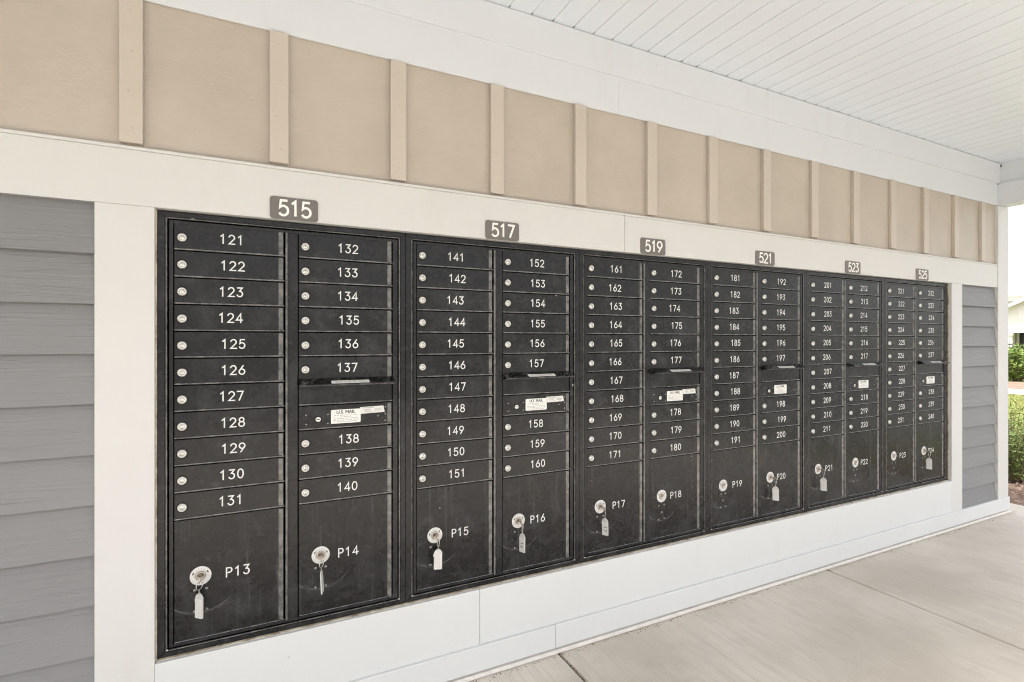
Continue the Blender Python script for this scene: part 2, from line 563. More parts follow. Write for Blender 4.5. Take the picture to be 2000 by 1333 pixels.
def rrect(cx, cz, wd, h, r, n=5):
    pts = []
    for sx, sz, a in ((1, 1, 0), (-1, 1, 90), (-1, -1, 180), (1, -1, 270)):
        for i in range(n + 1):
            t = R(a + 90 * i / n)
            pts.append((cx + sx * (wd / 2 - r) + r * math.cos(t), cz + sz * (h / 2 - r) + r * math.sin(t)))
    return pts
def slab(mb, pts, y0, y1, mat=0, ch=0.0, side=None):
    """flat shape given by XZ points, from y0 (back) to y1 (front, smaller), with a small front chamfer"""
    c = (sum(q[0] for q in pts) / len(pts), sum(q[1] for q in pts) / len(pts))
    def ring(k, y):
        out = []
        for q in pts:
            d = Vector((q[0] - c[0], q[1] - c[1]))
            L = d.length
            d = d * (1 - k / L) if L > 0 else d
            out.append(mb.bm.verts.new((c[0] + d.x, y, c[1] + d.y)))
        return out
    rs = [ring(0, y0), ring(0, y1 + ch), ring(ch, y1)] if ch else [ring(0, y0), ring(0, y1)]
    for a, b in zip(rs, rs[1:]):
        for i in range(len(a)):
            j = (i + 1) % len(a)
            mb.bm.faces.new((a[i], a[j], b[j], b[i])).material_index = mat if side is None else side
    mb.bm.faces.new(rs[-1]).material_index = mat
    mb.bm.faces.new(list(reversed(rs[0]))).material_index = mat

# ------------------------------------------------------------------ ground and paving
CEIL = 2.79
WX0, WX1 = -6.0, 5.70                  # the wall runs along X, its face looks to -Y
def sheet(name, x0, x1, y0, y1, z, mat, nx=1, ny=1):
    mb = MB()
    mb.face([(x0, y0, z), (x1, y0, z), (x1, y1, z), (x0, y1, z)])
    o = mb.build(name, [mat], None, ((x0 + x1) / 2, (y0 + y1) / 2, z))
    return o
n = N('grass_soil')
p = n.pos()
c = n.mix(n.ramp(n.noise(p, 3.5, 6, 0.7), 0.35, 0.65), (0.105, 0.132, 0.038), (0.185, 0.19, 0.070))
c = n.mix(n.ramp(n.noise(p, 60, 4, 0.7), 0.5, 0.75), c, (0.20, 0.18, 0.085))
M['lawn'] = n.done(c, 0.95, 0, n.bump(n.noise(p, 90, 4), 0.8, 0.02), 0.1)
n = N('bark_mulch')
v = n.new('ShaderNodeTexVoronoi')
v.inputs['Scale'].default_value = 1.0
n.link(n.pos((38, 24, 30)), v.inputs['Vector'])
c = n.mix(v.outputs['Distance'], (0.07, 0.045, 0.032), (0.24, 0.17, 0.13))
wn = n.new('ShaderNodeTexWhiteNoise')
n.link(v.outputs['Position'], wn.inputs['Vector'])
c = n.mix(n.math('MULTIPLY', wn.outputs['Value'], 0.6), c, (0.33, 0.25, 0.20))
M['mulch'] = n.done(c, 0.95, 0, n.bump(v.outputs['Distance'], 1.0, 0.02), 0.1)
n = N('asphalt')
p = n.pos()
M['asphalt'] = n.done(n.mix(n.noise(p, 180, 3, 0.7), (0.10, 0.10, 0.10), (0.17, 0.168, 0.165)), 0.9, 0, n.bump(n.noise(p, 220, 2), 0.5, 0.003), 0.2)
M['pathc'] = plain('path_concrete', (0.50, 0.47, 0.43), 0.85, var=0.12, scale=6, bump=0.2)

ground = sheet('ground', -900, 900, -900, 900, -0.10, 'lawn')
tag(ground, 'grassy ground around the mail shelter', 'ground', None, 'structure')
road = sheet('road', -70, 70, -45, -6.42, -0.085, 'asphalt')  # widened out of view so the doors reflect neutral asphalt
added_sheet = sheet('added_asphalt', 7.2, 60, -6.41, -2.1, -0.086, 'asphalt')  # unseen sheet, added so the far doors reflect dark instead of green
tag(added_sheet, 'unseen asphalt sheet added past the porch end to neutralise door reflections', 'added_asphalt', None, 'structure')
tag(road, 'dark asphalt road in front of the shelter, widened unseen for door reflections', 'road', None, 'structure')

fl = MB()
J1, J2, SX = 1.485, 3.366, 6.04
gaps = [(-7.0, J1 - 3.76 - 0.005), (J1 - 3.76 + 0.005, J1 - 1.88 - 0.005), (J1 - 1.88 + 0.005, J1 - 0.0055), (J1 + 0.0055, J2 - 0.0055), (J2 + 0.0055, SX)]
for a, b in gaps:
    fl.box(a, b, -6.4, 0.9, -0.16, 0.0, 0.009, 0, 3)
fl.box(-6.9, SX - 0.1, -6.3, 0.8, -0.15, -0.012, 0, 1)
floor = fl.build('pavement', ['concrete', 'joint'], None, (0, -3, 0))
tag(floor, 'pale broom finished concrete floor of the porch with tooled joints', 'pavement', None, 'structure')

dm = MB()
for i in range(900):
    u_ = rnd.random()
    if u_ < 0.62:
        x, y = rnd.uniform(0.2, 5.8), -0.043 - abs(rnd.gauss(0, 0.012))
    elif u_ < 0.80:
        x, y = J1 + rnd.gauss(0, 0.004), -0.045 - abs(rnd.gauss(0, 0.22))
    else:
        x, y = rnd.uniform(0.5, 6.0), -0.05 - abs(rnd.gauss(0, 0.5))
    q = rnd.uniform(0.0012, 0.0042) * (0.6 if u_ > 0.8 else 1)
    z = -0.004 if 0.62 <= u_ < 0.80 else 0.0006
    a = rnd.uniform(0, 3.14)
    c_, s_ = math.cos(a) * q, math.sin(a) * q * rnd.uniform(0.4, 1)
    top = dm.bm.verts.new((x, y, z + q * 0.8))
    ring = [dm.bm.verts.new((x + c_, y + s_, z)), dm.bm.verts.new((x - s_, y + c_, z)), dm.bm.verts.new((x - c_, y - s_, z)), dm.bm.verts.new((x + s_, y - c_, z))]
    mt = rnd.choice((0, 0, 1))
    for k in range(4):
        dm.bm.faces.new((ring[k], ring[(k + 1) % 4], top)).material_index = mt
M['gritd'] = plain('grit_brown', (0.15, 0.11, 0.075), 0.95, var=0.5, scale=50)
M['gritl'] = plain('grit_pale', (0.40, 0.36, 0.30), 0.95, var=0.4, scale=50)
grit = dm.build('grit', ['gritd', 'gritl'], None, (2, -0.1, 0))
tag(grit, 'loose brown grit and crumbs along the foot of the wall', 'grit', None, 'stuff')

# ------------------------------------------------------------------ the mail shelter: wall and roof with their trim
shelter = empty('mail_shelter', (0, 0, 0), 'open porch with beige panels, white trim, grey siding and white plank ceiling around the mailboxes', 'building')
OP0, OP1, OPB, OPT = -0.003, 4.840, 0.356, 1.8035        # opening for the cabinets
mb = MB()
mb.box(WX0, WX1 - 0.03, 0.020, 0.26, 0.0, 2.72, 0)
wall = mb.build('wall', ['gap'], shelter)
# beige panels (sheets meet behind the battens) and battens
bat_r = [-0.4475, -0.0335, 0.3860, 0.8019, 1.2178, 1.6335, 2.0503, 2.4633, 2.8788, 3.3000, 3.7102, 4.1218, 4.5225, 4.9357, 5.3361]
mb = MB()
mb.box(WX0, 5.545, -0.008, 0.019, 1.975, 2.47, 0)
mb.build('beige_panel', ['beige'], wall)
bw, btop, bbot = 0.060, 2.4525, 1.998
bx = [-0.4475 - 0.4129 * k for k in range(12, 0, -1)] + bat_r
bdata = None
for k, xr in enumerate(bx):
    org = (xr - bw / 2, -0.0085, bbot)
    if bdata is None:
        m_ = MB().box(-bw / 2, bw / 2, -0.0195, 0.0, 0, btop - bbot, 0.0015, 0)
        for zz, xx in ((0.045, 0.004), (0.16, -0.006), (0.285, 0.003), (0.41, -0.002)):
            m_.lathe([(0.0026, 0.0), (0.0, 0.0)], (xx, -0.01975, zz), n=10, mat=1, smooth=False)
        bmesh.ops.recalc_face_normals(m_.bm, faces=m_.bm.faces[:])
        bdata = m_.mesh('batten', ['batten', 'nail'])
    b_ = put('batten', bdata, wall, (org[0], org[1], org[2] + rnd.uniform(-0.0015, 0.0015)))
def board(name, parts, mat, bev=0.0018):
    mb = MB()
    for q in parts:
        mb.box(*q, bev, 0)
    return mb.build(name, [mat], wall)
HT = 1.986
board('header_board', [(WX0, 1.8515, -0.025, 0.019, OPT, HT - 0.010), (1.8530, 5.531, -0.025, 0.019, OPT, HT - 0.010)], 'trim')
board('header_cap', [(WX0, 1.8515, -0.0285, 0.019, HT - 0.0098, HT), (1.8530, 5.531, -0.0285, 0.019, HT - 0.0098, HT)], 'trim', 0.0012)
board('jamb_board', [(-0.155, OP0, -0.0245, 0.019, 0.128, OPT - 0.0004)], 'trim')
board('jamb_board', [(OP1, 4.990, -0.0245, 0.019, 0.128, OPT - 0.0004)], 'trim')
board('sill_board', [(OP0 + 0.0005, 1.1076, -0.0245, 0.019, 0.1285, OPB), (1.1088, OP1 - 0.0005, -0.0245, 0.019, 0.1285, OPB)], 'base')
board('base_board', [(WX0, 1.4640, -0.036, 0.019, 0.026, 0.128), (1.4652, 5.712, -0.036, 0.019, 0.026, 0.128)], 'base', 0.0025)
board('base_flashing', [(WX0, 5.716, -0.041, 0.019, 0.003, 0.0190)], 'flash', 0.002)
board('corner_board', [(5.531, WX1, -0.030, 0.27, 0.128, 2.4535)], 'trim', 0.0025)
# sealant bead round the opening
mb = MB()
for q in ((OP0, OP0 + 0.003, OPB, OPT), (OP1 - 0.003, OP1, OPB, OPT)):
    mb.box(q[0], q[1], -0.006, 0.006, q[2], q[3], 0)
mb.box(OP0 + 0.003, OP1 - 0.003, -0.010, 0.006, OPB - 0.001, OPB + 0.0022, 0.0008)
n = N('aged_sealant')
M['seal'] = n.done(n.mix(n.ramp(n.noise(n.pos((16, 16, 16)), 1.0, 5, 0.7), 0.4, 0.65), (0.62, 0.55, 0.44), (0.30, 0.23, 0.16)), 0.7)
mb.build('sealant', ['seal'], wall)
# lap siding: tilted planks
def siding(x0, x1, ztop):
    mb = MB()
    z = 0.1175
    k = 0
    while z < ztop:
        zt = min(z + 0.1529 + 0.010, ztop)
        yb = -0.0240
        yt = -0.0240 + 0.0225 * (zt - z) / 0.163
        dz = rnd.uniform(-0.001, 0.001)
        mb.face([(x0, yb, z + dz), (x1, yb, z + dz), (x1, yt, zt), (x0, yt, zt)])
        mb.face([(x0, yb, z + dz), (x0, yb + 0.0065, z + dz), (x1, yb + 0.0065, z + dz), (x1, yb, z + dz)])
        mb.face([(x0, yb + 0.0065, z + dz), (x0, yb + 0.0080, z + 0.014), (x1, yb + 0.0080, z + 0.014), (x1, yb + 0.0065, z + dz)])
        mb.face([(x1, yb, z + dz), (x1, yb + 0.018, z + dz), (x1, yt + 0.006, zt), (x1, yt, zt)])
        z += 0.1529
        k += 1
    return mb.build('lap_siding', ['siding'], wall)
siding(WX0, -0.1555, OPT)
siding(4.9905, 5.5300, OPT)

# roof: slab, plank ceiling, frieze, beams
RY0 = -2.3
mb = MB()
mb.box(WX0 - 0.3, 6.0, RY0 - 0.3, 0.6, CEIL + 0.08, CEIL + 0.30, 0)
roof = mb.build('roof', ['soffit'], shelter)
mb = MB()
pitch, g0 = 0.10675, 1.1334
k0, k1 = -66, 42
for k in range(k0, k1):
    xa, xb = g0 + pitch * k, g0 + pitch * (k + 1)
    if xa < WX0 or xb > 5.62:
        continue
    e = 0.0014
    dz = rnd.uniform(-0.0006, 0.0006)
    pr = [(xa, CEIL + 0.009), (xa + 0.0005, CEIL + 0.0065), (xa + e, CEIL + dz), (xb - 0.018, CEIL + dz), (xb - e, CEIL + 0.0004 + dz), (xb - 0.0005, CEIL + 0.0065), (xb, CEIL + 0.009)]
    for a, b in zip(pr, pr[1:]):
        mb.face([(a[0], RY0 + 0.1, a[1]), (b[0], RY0 + 0.1, b[1]), (b[0], -0.0105, b[1]), (a[0], -0.0105, a[1])])
for k in range(k0, k1):                       # dark triangles paint shade at the groove ends above the frieze
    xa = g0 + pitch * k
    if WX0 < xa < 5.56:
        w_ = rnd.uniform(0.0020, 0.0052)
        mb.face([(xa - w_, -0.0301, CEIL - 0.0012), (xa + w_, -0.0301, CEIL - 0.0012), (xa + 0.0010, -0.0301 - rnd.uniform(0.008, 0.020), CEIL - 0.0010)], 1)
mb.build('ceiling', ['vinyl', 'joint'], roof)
mb = MB()                                                                      # ceiling edge trim, open over each groove
mb.box(WX0, 5.575, -0.010, 0.0185, CEIL - 0.02, CEIL + 0.079, 0)
mb.build('ceiling_backing', ['gap'], roof)
mb = MB()
FM = 2.630
for a, b in ((WX0, 3.5843), (3.5849, 5.576)):
    mb.box(a, b, -0.030, -0.0102, FM, CEIL - 0.0035, 0.002)
mb.build('upper_frieze', ['soffit'], roof)
mb = MB()
for a, b in ((WX0, 1.8215), (1.8218, 5.5555)):
    mb.box(a, b, -0.0185, -0.0102, 2.4555, FM + 0.02, 0.0015)
    mb.box(a, b, -0.0100, 0.0185, 2.4705, FM + 0.02, 0)
mb.build('lower_frieze', ['soffit'], roof)
mb = MB()
mb.box(5.556, WX1 - 0.004, RY0 + 0.1, 0.0185, 2.4555, FM - 0.0005, 0.003)
mb.box(5.5765, WX1 - 0.004, RY0 + 0.1, 0.0185, FM, CEIL + 0.079, 0.002)
mb.box(5.564, 5.5758, -0.0345, -0.0302, CEIL - 0.030, CEIL - 0.012, 0, 1)  # small dark boxes paint the shade of gaps in the corner
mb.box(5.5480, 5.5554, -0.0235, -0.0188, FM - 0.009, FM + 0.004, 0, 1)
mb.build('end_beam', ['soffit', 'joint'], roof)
mb = MB()
mb.box(WX0, WX1 - 0.004, RY0 - 0.06, RY0 + 0.098, 2.4555, CEIL + 0.079, 0.003)
mb.build('front_beam', ['soffit'], roof)

# ------------------------------------------------------------------ mailbox cabinets
CW, CB, CT = 0.806, 0.3585, 1.799
rib = [0.3007 - 0.0884 * i for i in range(11)]           # bottom edge of each row, above the eye
ROWTOP = 0.3845
COLX = [(0.0455, 0.3715), (0.4205, 0.7530)]
YD = 0.0045                                            # door face behind the trim face
cache = {}
def shared(key, fn):
    if key not in cache:
        cache[key] = fn()
    return cache[key]
def fin(mb, name, mats, origin=(0, 0, 0)):
    bmesh.ops.recalc_face_normals(mb.bm, faces=mb.bm.faces[:])
    return mb.mesh(name, mats, origin)

def trim_mesh():
    mb = MB()
    prof = [(0.0, 0.0195), (0.0, 0.0004), (0.0012, -0.0008), (0.0195, -0.0008), (0.0200, 0.0012), (0.0222, 0.0012), (0.0228, -0.0012), (0.0240, -0.0022), (0.0256, -0.0020), (0.0270, 0.0000), (0.0270, 0.0195)]
    hs = 0.80
    H = CT - CB
    def pt(cx, cz, d):                                    # corner point inset by d
        x = d if cx == 0 else CW - d
        z = d * hs if cz == 0 else H - d * hs
        return x, z
    for (c0, c1) in (((0, 0), (1, 0)), ((1, 0), (1, 1)), ((1, 1), (0, 1)), ((0, 1), (0, 0))):
        A, B = [], []
        for d, y in prof:
            a, b = Vector(pt(*c0, d)), Vector(pt(*c1, d))
            t = (b - a).normalized() * 0.0008
            a, b = a + t, b - t
            # keep clear of the neighbour
            ex = 0.0004
            fx = lambda q: min(max(q, ex), CW - ex)
            A.append(mb.bm.verts.new((fx(a.x), y, a.y)))
            B.append(mb.bm.verts.new((fx(b.x), y, b.y)))
        for i in range(len(prof) - 1):
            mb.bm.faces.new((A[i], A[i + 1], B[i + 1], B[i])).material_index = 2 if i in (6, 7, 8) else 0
        mb.bm.faces.new(A)
        mb.bm.faces.new(list(reversed(B)))
    # bare bead ends low on the side members, pale to paint their glint
    for x in (0.0262, CW - 0.0262):
        mb.box(x - 0.0028, x + 0.0028, -0.0030, 0.004, 0.0205, 0.0232, 0.0006, 1)
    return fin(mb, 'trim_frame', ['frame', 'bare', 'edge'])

def body_mesh():
    """sheet behind the doors, dark in the gaps, plus the inner frame round them"""
    mb = MB()
    H = CT - CB
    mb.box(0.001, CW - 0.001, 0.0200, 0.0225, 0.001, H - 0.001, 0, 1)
    x0, x1, z0, z1 = 0.0312, 0.7752, 0.0255, H - 0.0255
    xa, xb = 0.0432, 0.7565
    za, zb = 0.0345, H - 0.0360
    for q in ((x0, xa, z0, z1), (xb, x1, z0, z1), (xa, xb, z0, za), (xa, xb, zb, z1)):
        mb.box(q[0], q[1], 0.0015, 0.0199, q[2], q[3], 0.0016, 0)
    return fin(mb, 'inner_frame', ['frame', 'gap'])

def mullion_mesh():
    mb = MB()
    H = CT - CB
    z0, z1 = 0.0348, H - 0.0363
    pr = [(0.3765, 0.0198), (0.3765, 0.002), (0.3780, -0.0010), (0.3805, -0.0022), (0.3835, -0.0018), (0.3850, 0.0008), (0.3885, 0.0012), (0.3900, 0.0002), (0.4150, 0.0002), (0.4175, 0.0020), (0.4175, 0.0198)]
    A = [mb.bm.verts.new((x, y, z0)) for x, y in pr]
    B = [mb.bm.verts.new((x, y, z1)) for x, y in pr]
    for i in range(len(pr) - 1):
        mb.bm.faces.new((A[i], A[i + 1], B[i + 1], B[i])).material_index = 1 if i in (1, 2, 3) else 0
    mb.bm.faces.new(A)
    mb.bm.faces.new(list(reversed(B)))
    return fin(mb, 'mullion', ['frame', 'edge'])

LKX = 0.0220                                          # lock, from the door's left edge
def door_mesh(wd, lo, hi, lkx, mat, name, rib_h=0.0048, strip=True):
    """door with its lock at the origin: plate, folded hinge edge at the right, lip along the bottom"""
    mb = MB()
    x0, x1 = -lkx, wd - lkx
    mb.box(x0, x1, 0.0, 0.012, lo + 0.0010, hi, 0.0012, 0)
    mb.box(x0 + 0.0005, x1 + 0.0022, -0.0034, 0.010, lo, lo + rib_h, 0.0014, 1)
    if strip:
        xa, xb, xc = x1 - 0.0165, x1 - 0.0085, x1 - 0.0030
        pr = [(xa, -0.0002), (xb, -0.0030), (xc, -0.0034), (xc + 0.0016, -0.0012), (xc + 0.0016, 0.002), (xa, 0.002)]
        z0, z1 = lo + rib_h + 0.0012, hi - 0.0020
        A = [mb.bm.verts.new((x, y, z0)) for x, y in pr]
        B = [mb.bm.verts.new((x, y, z1)) for x, y in pr]
        for i in range(len(pr)):
            j = (i + 1) % len(pr)
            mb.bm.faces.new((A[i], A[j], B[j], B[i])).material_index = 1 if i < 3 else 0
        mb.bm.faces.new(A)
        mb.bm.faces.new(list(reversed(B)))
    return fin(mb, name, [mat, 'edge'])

def lock_mesh():
    mb = MB()
    mb.lathe([(0.0166, 0.0), (0.0164, -0.0008), (0.0146, -0.0009)], n=28, mat=2)  # flat black ring paints the shadow around the lock
    mb.lathe([(0.0146, -0.0006), (0.0144, -0.0016), (0.0138, -0.0022), (0.0137, -0.0052), (0.0124, -0.0072), (0.0100, -0.0076), (0.0092, -0.0052), (0.0080, -0.0050), (0.0072, -0.0068), (0.0, -0.0070)], n=28)
    mb.box(-0.0006, 0.0006, -0.0076, -0.006, -0.0042, 0.0030, 0, 1)
    return fin(mb, 'lock', ['steel', 'riv', 'gap'])

def rivet_mesh(r=0.0046):
    mb = MB()
    mb.lathe([(r, 0.0), (r * 0.98, -0.0010), (r * 0.75, -0.0022), (r * 0.4, -0.0030), (0.0, -0.0032)], n=14)
    return fin(mb, 'rivet', ['riv'])
n = N('dark_steel_rivet')
M['riv'] = n.done((0.20, 0.20, 0.195), 0.26, 0.8)

def plate_mesh():
    """round white lock plate: OPEN over two arrows, small print round the foot"""
    mb = MB()
    mb.lathe([(0.0312, 0.0), (0.0312, -0.0012), (0.0304, -0.0020), (0.0160, -0.0020), (0.0152, -0.0008)], n=48, mat=0)
    for k, ch in enumerate('OPEN'):
        a = R(90 + 33 - 22 * k)
        def fn(x, z, a=a):
            rr = 0.0226 + z
            t = a - x / 0.0226
            return (rr * math.cos(t), -0.00225, rr * math.sin(t))
        text(mb, ch, 0.0085, fn, 2)
    for a, sg in ((150, 1), (26, -1)):
        t = R(a)
        c = Vector((0.0232 * math.cos(t), 0.0232 * math.sin(t)))
        d = Vector((-math.sin(t), math.cos(t))) * sg
        q = Vector((-d.y, d.x))
        P = [c - d * 0.0042 + q * 0.0017, c + d * 0.0018 + q * 0.0017, c + d * 0.0018 + q * 0.0030, c + d * 0.0052, c + d * 0.0018 - q * 0.0030, c + d * 0.0018 - q * 0.0017, c - d * 0.0042 - q * 0.0017]
        mb.face([(v_.x, -0.0023, v_.y) for v_ in P], 1)
    for rr, a0, a1 in ((0.0265, 200, 340), (0.0222, 205, 335)):
        k = a0
        while k < a1:
            st = rnd.uniform(5, 14)
            pts = [(rr * math.cos(R(k + st * i / 3)), rr * math.sin(R(k + st * i / 3))) for i in range(4)]
            mb.ribbon(pts, 0.0016, -0.00222, mat=3, cap='flat')
            k += st + 3.5
    return fin(mb, 'lock_plate', ['plate', 'black', 'grey', 'lightgrey'])

def core_mesh():
    mb = MB()
    mb.lathe([(0.0152, 0.0), (0.0152, -0.0030), (0.0146, -0.0052), (0.0130, -0.0060), (0.0104, -0.0060), (0.0100, -0.0050), (0.0, -0.0052)], n=32)
    mb.box(-0.0052, 0.0052, -0.0062, -0.004, -0.0012, 0.0012, 0, 1)
    return fin(mb, 'lock_core', ['core', 'black'])

def plunger_mesh():
    mb = MB()
    mb.lathe([(0.0070, 0.0), (0.0068, -0.0018), (0.0050, -0.0026), (0.0, -0.0022)], n=18)
    mb.box(-0.0006, 0.0006, -0.0030, -0.001, -0.003, 0.003, 0, 1)
    return fin(mb, 'plunger', ['riv', 'black'])

def flap_mesh(x0, x1):
    """hood over the outgoing slot: falls forward from its hinge, with end cheeks"""
    mb = MB()
    a, b, t = Vector((0.001, 0.003)), Vector((-0.036, -0.0165)), 0.0022
    nrm = Vector((-(b - a).y, (b - a).x)).normalized() * t
    if nrm.y < 0:
        nrm = -nrm
    q = [a, a + nrm, b + nrm, b + Vector((-0.0012, -0.0006)), b + Vector((-0.0010, -0.0036)), b + Vector((0.0016, -0.0030)), b + Vector((0.0018, -0.0006))]
    for i in range(len(q)):
        j = (i + 1) % len(q)
        mb.face([(x0, q[i].x, q[i].y), (x1, q[i].x, q[i].y), (x1, q[j].x, q[j].y), (x0, q[j].x, q[j].y)])
    for x in (x0, x1):
        mb.face([(x, v_.x, v_.y) for v_ in q])
    for x in (x0 + 0.004, x1 - 0.006):
        for s_ in (0, 0.002):
            mb.face([(x + s_, 0.004, 0.000), (x + s_, -0.030, -0.0145), (x + s_, 0.004, -0.024)])
    return fin(mb, 'hood', ['hood'])
def flap_label(x0, x1):
    mb = MB()
    a, b = Vector((0.001, 0.003)), Vector((-0.036, -0.0165))
    nrm = Vector((-(b - a).y, (b - a).x)).normalized()
    if nrm.y < 0:
        nrm = -nrm
    L = (b - a).normalized()
    def at(x, s_, k):
        q = a + L * s_ + nrm * (0.0022 + k)
        return (x, q.x, q.y)
    mb.face([at(x0, 0.018, 0.0003), at(x1, 0.018, 0.0003), at(x1, 0.0375, 0.0003), at(x0, 0.0375, 0.0003)], 0)
    text(mb, 'OUTGOING MAIL', 0.0148, lambda x, z: at((x0 + x1) / 2 + x, 0.0275 - z, 0.0006), 1, 0.92)
    return fin(mb, 'slot_label', ['sticker', 'grey'])

def mail_label():
    mb = MB()
    slab(mb, rrect(0, 0, 0.106, 0.051, 0.004), 0.0, -0.0008, 0, 0.0002)
    fn = lambda x, z: (x, -0.0011, 0.0155 + z)
    text(mb, 'U.S. MAIL', 0.0170, fn, 1, 0.98, 0.0005)
    for k, (zz, w0) in enumerate(((0.0040, 0.085), (-0.0020, 0.040), (-0.0078, 0.088), (-0.0136, 0.092), (-0.0194, 0.086))):
        x = -w0 / 2
        while x < w0 / 2:
            wl = rnd.uniform(0.004, 0.012)
            mb.ribbon([(x, zz), (min(x + wl, w0 / 2), zz)], 0.0021, -0.0010, mat=2, cap='flat')
            x += wl + rnd.uniform(0.0015, 0.005)
    return fin(mb, 'mail_label', ['sticker', 'black', 'grey'])
def notice():
    mb = MB()
    P = [(-0.047, -0.0130), (0.0455, -0.0115), (0.0405, 0.0130), (-0.046, 0.0122)]
    slab(mb, P, 0.0, -0.0012, 0)
    for zz, xa, xb, wd, mt in ((0.0085, -0.035, 0.006, 0.0022, 1), (0.001, -0.030, -0.008, 0.006, 2), (-0.006, -0.028, 0.004, 0.002, 2), (0.000, 0.008, 0.034, 0.010, 2)):
        mb.ribbon([(xa, zz), (xb, zz)], wd, -0.0014, mat=mt, cap='flat')
    return fin(mb, 'notice_sticker', ['foil', 'grey', 'lightgrey'])
def master_lock():
    mb = MB()
    mb.lathe([(0.0128, 0.0), (0.0128, -0.0006), (0.0118, -0.0014), (0.0108, -0.0008)], n=24, mat=2)
    mb.lathe([(0.0096, 0.0), (0.0094, -0.0022), (0.0082, -0.0030), (0.0, -0.0030)], n=24, mat=0)
    mb.box(-0.0068, 0.0068, -0.0034, -0.002, -0.0013, 0.0013, 0, 1)
    return fin(mb, 'master_lock', ['steel', 'black', 'gap'])

